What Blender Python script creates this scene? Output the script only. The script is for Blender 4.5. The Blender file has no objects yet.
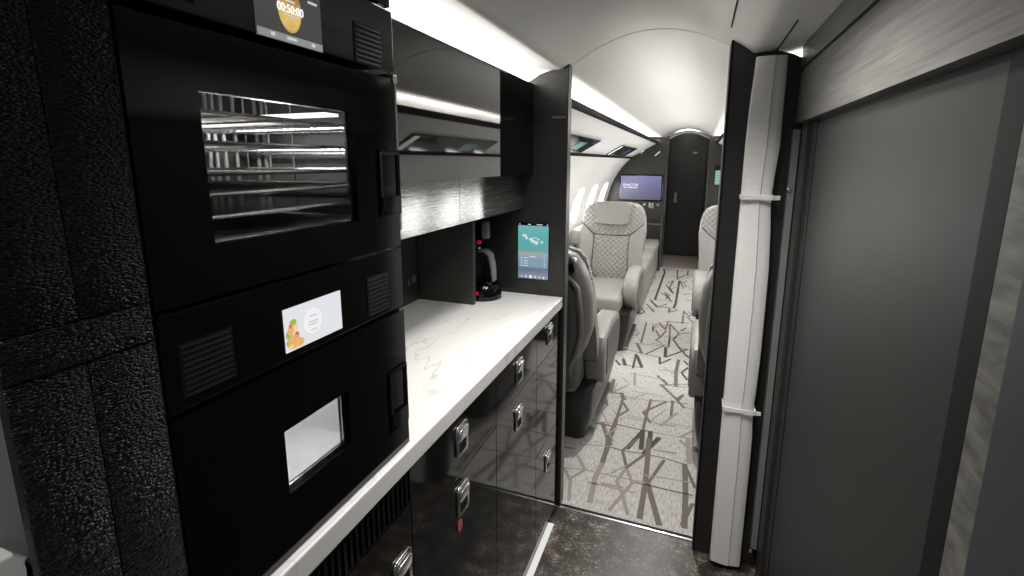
import bpy, bmesh, math, random
from mathutils import Vector, Matrix
random.seed(7)
sc = bpy.context.scene
COL = sc.collection
XC = -0.18          # ceiling / fuselage centre line
PI = math.pi

# ------------------------------------------------------------------ materials
def new_mat(name):
    m = bpy.data.materials.new(name); m.use_nodes = True
    nt = m.node_tree
    return m, nt, nt.nodes['Principled BSDF']

def pmat(name, col, rough=.5, metal=0, ior=1.5, coat=0, coat_rough=.03, emit=None, es=0, bump=None):
    m, nt, b = new_mat(name)
    b.inputs['Base Color'].default_value = (*col, 1)
    b.inputs['Roughness'].default_value = rough
    b.inputs['Metallic'].default_value = metal
    b.inputs['IOR'].default_value = ior
    b.inputs['Coat Weight'].default_value = coat
    b.inputs['Coat Roughness'].default_value = coat_rough
    if emit:
        b.inputs['Emission Color'].default_value = (*emit, 1)
        b.inputs['Emission Strength'].default_value = es
    if bump:
        scale, strength, dist = bump
        n = nt.nodes.new('ShaderNodeTexNoise'); n.inputs['Scale'].default_value = scale
        n.inputs['Detail'].default_value = 3
        tc = nt.nodes.new('ShaderNodeTexCoord'); nt.links.new(tc.outputs['Object'], n.inputs['Vector'])
        bp = nt.nodes.new('ShaderNodeBump'); bp.inputs['Strength'].default_value = strength
        bp.inputs['Distance'].default_value = dist
        nt.links.new(n.outputs['Fac'], bp.inputs['Height']); nt.links.new(bp.outputs['Normal'], b.inputs['Normal'])
    return m

def wood(name, c0, c1, rough=.32, coat=.0, coat_rough=.1, vec=(3, 3, 130), bump=.05, ior=1.5):
    """dark veneer with fine horizontal grain"""
    m, nt, b = new_mat(name)
    tc = nt.nodes.new('ShaderNodeTexCoord'); mp = nt.nodes.new('ShaderNodeMapping')
    mp.inputs['Scale'].default_value = vec
    n = nt.nodes.new('ShaderNodeTexNoise'); n.inputs['Scale'].default_value = 1.6; n.inputs['Detail'].default_value = 6
    n.inputs['Roughness'].default_value = .65
    r = nt.nodes.new('ShaderNodeValToRGB')
    r.color_ramp.elements[0].position = .34; r.color_ramp.elements[1].position = .68
    r.color_ramp.elements[0].color = (*c0, 1); r.color_ramp.elements[1].color = (*c1, 1)
    nt.links.new(tc.outputs['Object'], mp.inputs['Vector']); nt.links.new(mp.outputs['Vector'], n.inputs['Vector'])
    nt.links.new(n.outputs['Fac'], r.inputs['Fac']); nt.links.new(r.outputs['Color'], b.inputs['Base Color'])
    bp = nt.nodes.new('ShaderNodeBump'); bp.inputs['Strength'].default_value = bump; bp.inputs['Distance'].default_value = .002
    nt.links.new(n.outputs['Fac'], bp.inputs['Height']); nt.links.new(bp.outputs['Normal'], b.inputs['Normal'])
    b.inputs['Roughness'].default_value = rough; b.inputs['IOR'].default_value = ior
    b.inputs['Coat Weight'].default_value = coat; b.inputs['Coat Roughness'].default_value = coat_rough
    return m

def emis(name, col, s):
    m, nt, b = new_mat(name)
    b.inputs['Base Color'].default_value = (0.02, 0.02, 0.02, 1)
    b.inputs['Emission Color'].default_value = (*col, 1); b.inputs['Emission Strength'].default_value = s
    b.inputs['Roughness'].default_value = .3
    return m

BLACK = pmat('black_lacquer', (.0035, .0035, .0035), .10, ior=1.5, bump=(6, .02, .002))
BLACK_GLASS = pmat('black_glass', (.003, .003, .0032), .06)
BLACK_MATTE = pmat('black_matte', (.005, .005, .005), .6, ior=1.3)
GLOSS_CAB = pmat('mirror_lacquer', (.002, .002, .002), .03, ior=1.75)
GLOSS_DRAWER = pmat('drawer_lacquer', (.007, .007, .007), .07, ior=1.5)
WOOD = wood('dark_veneer', (.030, .030, .027), (.050, .050, .046))
WOOD_B = wood('bulkhead_veneer', (.013, .013, .012), (.026, .026, .024), rough=.3)
WOOD_G = wood('brushed_grey_veneer', (.02, .02, .019), (.09, .088, .084), rough=.09, bump=.07, ior=1.68, vec=(5, 5, 190))
WOOD_LIT = wood('header_veneer_lit', (.07, .068, .064), (.165, .16, .153), rough=.45, bump=.06, vec=(2.2, 2.2, 70))  # toned lighter than the other veneers to carry the light on the header
WOOD_T = wood('tail_veneer', (.013, .0135, .012), (.021, .022, .019), rough=.35)
DOORPANEL = pmat('smoked_panel', (.022, .022, .021), .5, ior=1.33, bump=(14, .03, .002))
STEEL = pmat('steel', (.55, .55, .54), .22, 1)
CHROME = pmat('chrome', (.78, .78, .78), .22, 1)
SATIN = pmat('satin_metal', (.34, .33, .31), .38, .7)
OVENWALL = pmat('oven_steel', (.16, .16, .16), .30, .5)
WHITE = pmat('ceiling_white', (.80, .79, .765), .95, ior=1.2)
WHITE_G = pmat('galley_ceiling', (.78, .77, .74), .95, ior=1.2)
SIDEW = pmat('sidewall_white', (.84, .83, .81), .8)
VAL = pmat('valance_grey', (.020, .019, .018), .8, ior=1.15)
WHITE.node_tree.nodes['Principled BSDF'].inputs['Specular IOR Level'].default_value = 0
GREYWALL = pmat('grey_panel', (.30, .30, .31), .4)
BLUEGREY = pmat('blue_grey_panel', (.035, .036, .042), .5)
CURT = pmat('curtain_cloth', (.53, .52, .505), .85)
LEATHER = pmat('seat_leather', (.215, .208, .196), .5, bump=(90, .12, .002))
LEATHER_D = pmat('seat_leather_shell', (.19, .183, .172), .42)
PANEL_D = pmat('seat_back_panel', (.085, .083, .08), .45)
SIDE_SHADE = pmat('armrest_side_shade', (.07, .062, .056), .4)
SEATBASE = pmat('seat_base', (.008, .0075, .007), .35)
TAUPE = pmat('vestibule_floor', (.30, .25, .22), .35)
RED = pmat('red_plastic', (.45, .01, .015), .4, emit=(1, .02, .03), es=.15)
GREYPL = pmat('grey_plastic', (.22, .22, .24), .35)
LED = emis('led_strip', (1, .97, .92), 3.0)
WINGLOW = emis('daylight_pane', (1, .99, .97), 14)
RODM = pmat('rack_post_steel', (.6, .6, .6), .35, .5)
OVENLAMP = emis('oven_lamp', (1, 1, 1), 2)
TVTXT = emis('screen_white', (1, 1, 1), 1.0)

def gradient_emis(name, stops, axis, lo, hi, s=1.0, noise=0.0):
    """picture shown on a lit display: colour varies along one axis"""
    m, nt, b = new_mat(name)
    tc = nt.nodes.new('ShaderNodeTexCoord'); sx = nt.nodes.new('ShaderNodeSeparateXYZ')
    nt.links.new(tc.outputs['Object'], sx.inputs[0])
    mr = nt.nodes.new('ShaderNodeMapRange'); mr.inputs['From Min'].default_value = lo; mr.inputs['From Max'].default_value = hi
    nt.links.new(sx.outputs['XYZ'.index(axis)], mr.inputs['Value'])
    r = nt.nodes.new('ShaderNodeValToRGB')
    els = r.color_ramp.elements
    els[0].position = stops[0][0]; els[0].color = (*stops[0][1], 1)
    els[1].position = stops[-1][0]; els[1].color = (*stops[-1][1], 1)
    for p, c in stops[1:-1]:
        e = els.new(p); e.color = (*c, 1)
    src = mr.outputs['Result']
    if noise:
        n = nt.nodes.new('ShaderNodeTexNoise'); n.inputs['Scale'].default_value = 40
        nt.links.new(tc.outputs['Object'], n.inputs['Vector'])
        ma = nt.nodes.new('ShaderNodeMath'); ma.operation = 'MULTIPLY_ADD'; ma.inputs[1].default_value = noise
        nt.links.new(n.outputs['Fac'], ma.inputs[0]); nt.links.new(src, ma.inputs[2]); src = ma.outputs[0]
    nt.links.new(src, r.inputs['Fac'])
    nt.links.new(r.outputs['Color'], b.inputs['Emission Color']); b.inputs['Emission Strength'].default_value = s
    b.inputs['Base Color'].default_value = (.02, .02, .02, 1); b.inputs['Roughness'].default_value = .2
    return m

def marble():
    m, nt, b = new_mat('white_marble')
    tc = nt.nodes.new('ShaderNodeTexCoord'); mp = nt.nodes.new('ShaderNodeMapping')
    mp.inputs['Scale'].default_value = (2.6, .8, 1); mp.inputs['Rotation'].default_value = (0, 0, .45)
    nt.links.new(tc.outputs['Object'], mp.inputs['Vector'])
    n = nt.nodes.new('ShaderNodeTexNoise'); n.inputs['Scale'].default_value = 3.0; n.inputs['Detail'].default_value = 4
    n.inputs['Roughness'].default_value = .5; n.inputs['Distortion'].default_value = .4
    nt.links.new(mp.outputs['Vector'], n.inputs['Vector'])
    a = nt.nodes.new('ShaderNodeMath'); a.operation = 'SUBTRACT'; a.inputs[1].default_value = .5
    nt.links.new(n.outputs['Fac'], a.inputs[0])
    ab = nt.nodes.new('ShaderNodeMath'); ab.operation = 'ABSOLUTE'; nt.links.new(a.outputs[0], ab.inputs[0])
    r = nt.nodes.new('ShaderNodeValToRGB')
    r.color_ramp.elements[0].position = 0; r.color_ramp.elements[0].color = (.47, .46, .445, 1)
    r.color_ramp.elements[1].position = .012; r.color_ramp.elements[1].color = (.70, .695, .675, 1)
    nt.links.new(ab.outputs[0], r.inputs['Fac'])
    n2 = nt.nodes.new('ShaderNodeTexNoise'); n2.inputs['Scale'].default_value = 2.2; n2.inputs['Detail'].default_value = 3
    nt.links.new(tc.outputs['Object'], n2.inputs['Vector'])
    r2 = nt.nodes.new('ShaderNodeValToRGB'); r2.color_ramp.elements[0].position = .42; r2.color_ramp.elements[1].position = .62
    nt.links.new(n2.outputs['Fac'], r2.inputs['Fac'])
    mx = nt.nodes.new('ShaderNodeMix'); mx.data_type = 'RGBA'
    mx.inputs['B'].default_value = (.70, .695, .675, 1)
    nt.links.new(r2.outputs['Color'], mx.inputs['Factor']); nt.links.new(r.outputs['Color'], mx.inputs['A'])
    nt.links.new(mx.outputs['Result'], b.inputs['Base Color'])
    b.inputs['Roughness'].default_value = .32
    return m
MARBLE = marble()

def stone(nm='galley_stone_tile', ca=(.012, .010, .009), cb=(.060, .050, .042), cc=(.38, .31, .25)):
    m, nt, b = new_mat(nm)
    tc = nt.nodes.new('ShaderNodeTexCoord')
    v = nt.nodes.new('ShaderNodeTexNoise'); v.inputs['Scale'].default_value = 85; v.inputs['Detail'].default_value = 8; v.inputs['Roughness'].default_value = .75
    nt.links.new(tc.outputs['Object'], v.inputs['Vector'])
    n2 = nt.nodes.new('ShaderNodeTexNoise'); n2.inputs['Scale'].default_value = 16; n2.inputs['Detail'].default_value = 4
    nt.links.new(tc.outputs['Object'], n2.inputs['Vector'])
    ad = nt.nodes.new('ShaderNodeMath'); ad.operation = 'MULTIPLY_ADD'; ad.inputs[1].default_value = .55
    nt.links.new(n2.outputs['Fac'], ad.inputs[0]); nt.links.new(v.outputs['Fac'], ad.inputs[2])
    r = nt.nodes.new('ShaderNodeValToRGB')
    e = r.color_ramp.elements
    e[0].position = .66; e[0].color = (*ca, 1); e[1].position = .98; e[1].color = (*cc, 1)
    k = e.new(.82); k.color = (*cb, 1)
    nt.links.new(ad.outputs[0], r.inputs['Fac']); nt.links.new(r.outputs['Color'], b.inputs['Base Color'])
    b.inputs['Roughness'].default_value = .3
    return m
STONE = stone()
STONE_M = stone('stone_inlay', (.022, .020, .018), (.050, .045, .040), (.15, .135, .115))

def carpet_mat():
    m, nt, b = new_mat('carpet_pile')
    tc = nt.nodes.new('ShaderNodeTexCoord'); mp = nt.nodes.new('ShaderNodeMapping')
    mp.inputs['Scale'].default_value = (150, 28, 1)
    n = nt.nodes.new('ShaderNodeTexNoise'); n.inputs['Scale'].default_value = 1; n.inputs['Detail'].default_value = 4
    r = nt.nodes.new('ShaderNodeValToRGB'); r.color_ramp.elements[0].position = .3; r.color_ramp.elements[1].position = .7
    r.color_ramp.elements[0].color = (.27, .262, .248, 1); r.color_ramp.elements[1].color = (.50, .49, .47, 1)
    nt.links.new(tc.outputs['Object'], mp.inputs['Vector']); nt.links.new(mp.outputs['Vector'], n.inputs['Vector'])
    nt.links.new(n.outputs['Fac'], r.inputs['Fac']); nt.links.new(r.outputs['Color'], b.inputs['Base Color'])
    b.inputs['Roughness'].default_value = .9
    return m
CARPET = carpet_mat()
CSTROKE = {'D': pmat('carpet_dark_line', (.045, .040, .037), .8),
           'M': pmat('carpet_taupe_line', (.115, .097, .083), .8),
           'L': pmat('carpet_pale_line', (.24, .212, .192), .85)}

def fabric():
    m, nt, b = new_mat('black_woven_leather')
    tc = nt.nodes.new('ShaderNodeTexCoord')
    v = nt.nodes.new('ShaderNodeTexVoronoi'); v.inputs['Scale'].default_value = 430
    mp = nt.nodes.new('ShaderNodeMapping'); mp.inputs['Rotation'].default_value = (.7, 0, 0); mp.inputs['Scale'].default_value = (1, .62, 1.2)
    nt.links.new(tc.outputs['Object'], mp.inputs['Vector'])
    nt.links.new(mp.outputs['Vector'], v.inputs['Vector'])
    bp = nt.nodes.new('ShaderNodeBump'); bp.inputs['Strength'].default_value = 1; bp.inputs['Distance'].default_value = .0016
    bp.invert = True
    nt.links.new(v.outputs['Distance'], bp.inputs['Height'])
    nt.links.new(bp.outputs['Normal'], b.inputs['Normal'])
    b.inputs['Base Color'].default_value = (.004, .004, .0038, 1); b.inputs['IOR'].default_value = 1.33; b.inputs['Roughness'].default_value = .27
    return m
FABRIC = fabric()

def quilt():
    m, nt, b = new_mat('quilted_leather')
    tc = nt.nodes.new('ShaderNodeTexCoord'); mp = nt.nodes.new('ShaderNodeMapping')
    mp.inputs['Rotation'].default_value = (0, PI/4, 0); mp.inputs['Scale'].default_value = (29, 29, 29)
    nt.links.new(tc.outputs['Object'], mp.inputs['Vector'])
    sx = nt.nodes.new('ShaderNodeSeparateXYZ'); nt.links.new(mp.outputs['Vector'], sx.inputs[0])
    outs = []
    for a in ('X', 'Z'):
        s = nt.nodes.new('ShaderNodeMath'); s.operation = 'MULTIPLY'; s.inputs[1].default_value = PI
        nt.links.new(sx.outputs[a], s.inputs[0])
        s2 = nt.nodes.new('ShaderNodeMath'); s2.operation = 'SINE'; nt.links.new(s.outputs[0], s2.inputs[0])
        s3 = nt.nodes.new('ShaderNodeMath'); s3.operation = 'ABSOLUTE'; nt.links.new(s2.outputs[0], s3.inputs[0])
        s4 = nt.nodes.new('ShaderNodeMath'); s4.operation = 'POWER'; s4.inputs[1].default_value = .4; nt.links.new(s3.outputs[0], s4.inputs[0])
        outs.append(s4)
    mu = nt.nodes.new('ShaderNodeMath'); mu.operation = 'MULTIPLY'
    nt.links.new(outs[0].outputs[0], mu.inputs[0]); nt.links.new(outs[1].outputs[0], mu.inputs[1])
    bp = nt.nodes.new('ShaderNodeBump'); bp.inputs['Strength'].default_value = 1; bp.inputs['Distance'].default_value = .0048
    nt.links.new(mu.outputs[0], bp.inputs['Height']); nt.links.new(bp.outputs['Normal'], b.inputs['Normal'])
    b.inputs['Base Color'].default_value = (.215, .208, .196, 1); b.inputs['Roughness'].default_value = .5
    return m
QUILT = quilt()

def curtain_mat():
    m, nt, b = new_mat('ribbed_curtain')
    tc = nt.nodes.new('ShaderNodeTexCoord'); w = nt.nodes.new('ShaderNodeTexWave')
    w.wave_type = 'BANDS'; w.bands_direction = 'Z'; w.inputs['Scale'].default_value = 45; w.inputs['Distortion'].default_value = .6
    nt.links.new(tc.outputs['Object'], w.inputs['Vector'])
    bp = nt.nodes.new('ShaderNodeBump'); bp.inputs['Strength'].default_value = .35; bp.inputs['Distance'].default_value = .002
    nt.links.new(w.outputs['Fac'], bp.inputs['Height']); nt.links.new(bp.outputs['Normal'], b.inputs['Normal'])
    b.inputs['Base Color'].default_value = (.86, .85, .83, 1); b.inputs['Roughness'].default_value = .9
    return m
CURT = curtain_mat()

def thin_glass(name, tint, ior=1.45, rough=0.0):
    m = bpy.data.materials.new(name); m.use_nodes = True; nt = m.node_tree
    nt.nodes.clear()
    out = nt.nodes.new('ShaderNodeOutputMaterial'); mx = nt.nodes.new('ShaderNodeMixShader')
    t = nt.nodes.new('ShaderNodeBsdfTransparent'); g = nt.nodes.new('ShaderNodeBsdfGlossy'); f = nt.nodes.new('ShaderNodeFresnel')
    t.inputs[0].default_value = (tint, tint, tint, 1); g.inputs['Roughness'].default_value = rough; f.inputs[0].default_value = ior
    ge = nt.nodes.new('ShaderNodeNewGeometry'); iv = nt.nodes.new('ShaderNodeMath'); iv.operation = 'SUBTRACT'; iv.inputs[0].default_value = 1
    nt.links.new(ge.outputs['Backfacing'], iv.inputs[1]); ml = nt.nodes.new('ShaderNodeMath'); ml.operation = 'MULTIPLY'
    nt.links.new(f.outputs[0], ml.inputs[0]); nt.links.new(iv.outputs[0], ml.inputs[1])
    nt.links.new(ml.outputs[0], mx.inputs[0]); nt.links.new(t.outputs[0], mx.inputs[1]); nt.links.new(g.outputs[0], mx.inputs[2])
    nt.links.new(mx.outputs[0], out.inputs[0])
    return m
OVENGLASS = thin_glass('oven_glass', .8)

def mesh_screen():
    m, nt, b = new_mat('perforated_screen')
    tc = nt.nodes.new('ShaderNodeTexCoord')
    v = nt.nodes.new('ShaderNodeTexVoronoi'); v.inputs['Scale'].default_value = 330; v.inputs['Randomness'].default_value = 0
    nt.links.new(tc.outputs['Object'], v.inputs['Vector'])
    g = nt.nodes.new('ShaderNodeMath'); g.operation = 'GREATER_THAN'; g.inputs[1].default_value = .52
    nt.links.new(v.outputs['Distance'], g.inputs[0])
    b.inputs['Base Color'].default_value = (.25, .25, .26, 1)
    tr = nt.nodes.new('ShaderNodeBsdfTransparent'); mx = nt.nodes.new('ShaderNodeMixShader')
    nt.links.new(g.outputs[0], mx.inputs[0]); nt.links.new(tr.outputs[0], mx.inputs[1]); nt.links.new(b.outputs[0], mx.inputs[2])
    nt.links.new(mx.outputs[0], nt.nodes['Material Output'].inputs['Surface'])
    b.inputs['Roughness'].default_value = .5
    return m
MESHSCR = mesh_screen()
MWALL = pmat('microwave_liner', (.7, .7, .72), .6)

def reflection_strip():
    m, nt, b = new_mat('streaked_reflection')
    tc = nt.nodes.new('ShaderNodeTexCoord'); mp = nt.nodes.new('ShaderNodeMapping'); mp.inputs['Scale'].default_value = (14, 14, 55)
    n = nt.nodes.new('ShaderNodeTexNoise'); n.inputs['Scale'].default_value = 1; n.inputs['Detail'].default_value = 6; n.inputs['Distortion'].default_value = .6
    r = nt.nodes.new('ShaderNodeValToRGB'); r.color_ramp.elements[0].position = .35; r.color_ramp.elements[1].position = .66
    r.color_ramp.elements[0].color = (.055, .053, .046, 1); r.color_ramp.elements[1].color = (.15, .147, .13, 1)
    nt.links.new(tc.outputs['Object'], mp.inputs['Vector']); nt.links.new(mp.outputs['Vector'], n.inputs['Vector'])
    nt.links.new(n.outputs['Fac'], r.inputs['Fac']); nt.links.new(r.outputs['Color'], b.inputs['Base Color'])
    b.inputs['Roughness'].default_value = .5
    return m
STRIPREFL = reflection_strip()

# ------------------------------------------------------------------ mesh helpers
def BM(): return bmesh.new()

def bx(bm, x0, x1, y0, y1, z0, z1, bev=0, seg=2):
    g = bmesh.ops.create_cube(bm, size=1)
    vs = g['verts']
    bmesh.ops.scale(bm, vec=(abs(x1-x0), abs(y1-y0), abs(z1-z0)), verts=vs)
    bmesh.ops.translate(bm, vec=((x0+x1)/2, (y0+y1)/2, (z0+z1)/2), verts=vs)
    if bev:
        es = list({e for v in vs for e in v.link_edges})
        bmesh.ops.bevel(bm, geom=es, offset=bev, segments=seg, affect='EDGES', profile=.5)
    return bm

def loft(bm, rings, cap=True, closed=True):
    vr = [[bm.verts.new(p) for p in r] for r in rings]
    n = len(vr[0])
    for a, b in zip(vr, vr[1:]):
        for i in range(n if closed else n-1):
            j = (i+1) % n
            bm.faces.new((a[i], a[j], b[j], b[i]))
    if cap:
        bm.faces.new(list(reversed(vr[0]))); bm.faces.new(vr[-1])
    return bm

def rrect(hw, hh, r, n=4):
    r = min(r, hw*.99, hh*.99); pts = []
    for cx, cy, a0 in ((hw-r, hh-r, 0), (-(hw-r), hh-r, 90), (-(hw-r), -(hh-r), 180), (hw-r, -(hh-r), 270)):
        for k in range(n+1):
            a = math.radians(a0 + 90*k/n); pts.append((cx + r*math.cos(a), cy + r*math.sin(a)))
    return pts

def prism(bm, poly, fn, a, b, bev=0):
    """poly 2D extruded between a and b; fn(u,v,w)->xyz"""
    A = [bm.verts.new(fn(u, v, a)) for u, v in poly]; B = [bm.verts.new(fn(u, v, b)) for u, v in poly]
    n = len(poly); fs = []
    for i in range(n):
        fs.append(bm.faces.new((A[i], A[(i+1) % n], B[(i+1) % n], B[i])))
    f0 = bm.faces.new(list(reversed(A))); f1 = bm.faces.new(B)
    if bev:
        es = list(set(f0.edges) | set(f1.edges))
        bmesh.ops.bevel(bm, geom=es, offset=bev, segments=3, affect='EDGES', profile=.5)
    return bm

def tube(bm, pts, r, n=8):
    pts = [Vector(p) for p in pts]; rings = []
    for i, p in enumerate(pts):
        d = (pts[min(i+1, len(pts)-1)] - pts[max(i-1, 0)]).normalized()
        up = Vector((0, 0, 1)) if abs(d.z) < .9 else Vector((1, 0, 0))
        s = d.cross(up).normalized(); t = s.cross(d)
        rr = r[i] if isinstance(r, (list, tuple)) else r
        rings.append([p + s*rr*math.cos(2*PI*k/n) + t*rr*math.sin(2*PI*k/n) for k in range(n)])
    return loft(bm, rings)

def disc(bm, c, r, t, axis='x', n=20, ry=None):
    """flat round prism around c with thickness t along axis"""
    ry = ry or r
    poly = [(r*math.cos(2*PI*k/n), ry*math.sin(2*PI*k/n)) for k in range(n)]
    f = {'x': lambda u, v, w: (c[0]+w, c[1]+u, c[2]+v), 'y': lambda u, v, w: (c[0]+u, c[1]+w, c[2]+v),
         'z': lambda u, v, w: (c[0]+u, c[1]+v, c[2]+w)}[axis]
    return prism(bm, poly, f, -t/2, t/2)

WL = {}
def obj(name, bm, mat, parent=None, smooth=False, mats=None, kind=None, label=None):
    bmesh.ops.recalc_face_normals(bm, faces=bm.faces[:])
    if parent is not None:
        base = WL[parent.name]
    elif kind == 'structure':
        base = Vector((0, 0, 0))
    else:
        xs = [v.co for v in bm.verts]
        lo = Vector([min(c[i] for c in xs) for i in range(3)]); hi = Vector([max(c[i] for c in xs) for i in range(3)])
        base = Vector(((lo.x+hi.x)/2, (lo.y+hi.y)/2, lo.z))
    bmesh.ops.translate(bm, vec=-base, verts=bm.verts[:])
    me = bpy.data.meshes.new(name); bm.to_mesh(me); bm.free()
    o = bpy.data.objects.new(name, me); COL.objects.link(o)
    for mm in (mats or [mat]): me.materials.append(mm)
    if smooth:
        for p in me.polygons: p.use_smooth = True
        md = o.modifiers.new('split', 'EDGE_SPLIT'); md.split_angle = math.radians(40)
    if parent is not None: o.parent = parent
    else: o.location = base
    WL[o.name] = base
    if kind: o['kind'] = kind
    if label: o['label'] = label
    return o

def tag(o, label, cat, group=None, kind=None):
    o['label'] = label; o['category'] = cat
    if group: o['group'] = group
    if kind: o['kind'] = kind
    return o

def thing(name, label, cat, loc=(0, 0, 0), group=None):
    o = bpy.data.objects.new(name, None); COL.objects.link(o); o.location = loc
    o.empty_display_size = .05
    WL[o.name] = Vector(loc)
    return tag(o, label, cat, group)

def struct(name, bm, mat, label=None, **k):
    return obj(name, bm, mat, kind='structure', label=label, **k)

def box(name, mat, parent, *a, bev=0, **k):
    return obj(name, bx(BM(), *a, bev=bev), mat, parent, **k)

def text_bm(s, size, fn, depth=.0006, align='CENTER', xs=1.0):
    """lettering as a mesh; fn(u, v, w) places it"""
    cu = bpy.data.curves.new('t', 'FONT'); cu.body = s; cu.size = size; cu.align_x = align; cu.align_y = 'CENTER'; cu.extrude = depth
    o = bpy.data.objects.new('t', cu); COL.objects.link(o)
    dg = bpy.context.evaluated_depsgraph_get()
    me = bpy.data.meshes.new_from_object(o.evaluated_get(dg))
    bpy.data.objects.remove(o); bpy.data.curves.remove(cu)
    bm = BM(); bm.from_mesh(me); bpy.data.meshes.remove(me)
    for v in bm.verts: v.co = Vector(fn(v.co.x*xs, v.co.y, v.co.z))
    return bm

# ------------------------------------------------------------------ camera
cam = bpy.data.cameras.new('camera'); co = bpy.data.objects.new('camera', cam); COL.objects.link(co)
cam.sensor_width = 36; cam.lens = 483.5/1024*36; cam.shift_y = -(288-251.8)/1024
cam.clip_start = .02
co.location = (0, 0, 1.5); co.rotation_euler = (PI/2 - .183735, 0, .36413)
sc.camera = co
sc.view_settings.view_transform = 'Standard'; sc.view_settings.look = 'None'; sc.view_settings.gamma = 1
sc.view_settings.exposure = 0; sc.view_settings.use_curve_mapping = False
try:
    sc.cycles.use_denoising = True; sc.cycles.max_bounces = 10; sc.cycles.diffuse_bounces = 5; sc.cycles.glossy_bounces = 5
    sc.cycles.transparent_max_bounces = 12; sc.cycles.caustics_reflective = False; sc.cycles.caustics_refractive = False
    sc.cycles.sample_clamp_indirect = 6
except Exception: pass
w = bpy.data.worlds.new('world'); sc.world = w; w.use_nodes = True
w.node_tree.nodes['Background'].inputs[0].default_value = (.9, .93, 1, 1)
w.node_tree.nodes['Background'].inputs[1].default_value = .35

# ------------------------------------------------------------------ dimensions
XG = -.616      # glossy face of the overhead cabinet
XP = -.658      # grey veneer box face under it
XF = -.497      # oven face
XD = -.490      # drawer face
YB = 1.853      # left bulkhead face
YO = .306       # forward end of oven
YE = .738       # aft end of oven
ZC = .958       # worktop
YT = 7.2        # tail partition
Y8 = 8.2        # tail door wall

# ---- ceiling profile (u = distance from centre line)
def ceil_z(u):
    if u <= .32: return 1.965 - 1.2*u*u
    pts = [(.32, 1.842), (.36, 1.843), (.40, 1.848), (.46, 1.853), (.54, 1.852), (.62, 1.838), (.70, 1.81), (.76, 1.76), (.78, 1.68)]
    for (a, za), (b, zb) in zip(pts, pts[1:]):
        if u <= b: return za + (zb-za)*(u-a)/(b-a)
    return 1.68
us = [i*.02 for i in range(0, 40)]
prof = [(XC-u, ceil_z(u)) for u in reversed(us)] + [(XC+u, ceil_z(u)) for u in us[1:]]
def ceiling(name, y0, y1, pr, mat, thick=.02):
    bm = BM(); rings = []
    for y in (y0, y1):
        rings.append([(x, y, z) for x, z in pr] + [(x, y, z+thick) for x, z in reversed(pr)])
    loft(bm, rings)
    return struct(name, bm, mat, smooth=True)
ceiling('ceiling', -.6, YB+.045, prof, WHITE_G)
ceiling('ceiling.001', YB+.049, Y8, prof, WHITE)
# raised arch bead where the two ceilings meet
bm = BM()
arc = [p for p in prof if abs(p[0]-XC) < .33]
loft(bm, [[(x, y, z-d) for x, z in arc] + [(x, y, z+.01) for x, z in reversed(arc)] for y, d in ((YB+.038, .001), (YB+.044, .003), (YB+.054, .003), (YB+.060, .001))])
struct('trim_1', bm, WHITE, smooth=True)
for k, (x, y0, y1) in enumerate(((.062, 1.20, 1.66), (.205, 1.45, 1.86))):
    z = ceil_z(abs(x-XC))
    struct('trim_%d' % (2+k), bx(BM(), x-.0015, x+.0015, y0, y1, z-.003, z+.001), BLACK_MATTE, 'thin dark panel gap in the galley ceiling')

# ---- floors
struct('floor', bx(BM(), -1.25, .95, -.6, 1.842, -.03, 0), STONE, 'dark speckled stone galley floor')
struct('floor.001', bx(BM(), -.250, -.008, -.6, 1.842, -.002, .0008), STONE_M, 'smoother grey inlay band in the galley floor')
struct('floor.002', bx(BM(), -1.25, .95, YT-.02, Y8+.1, -.03, .002), TAUPE, 'brown aisle floor beyond the tail partition')
struct('trim_4', bx(BM(), -.49, .075, 1.842, 1.853, -.02, .005, bev=.002), CHROME, 'bright metal threshold strip')
struct('trim_5', bx(BM(), -.49, .075, 1.854, 1.868, -.03, .003), BLACK_MATTE)

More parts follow.
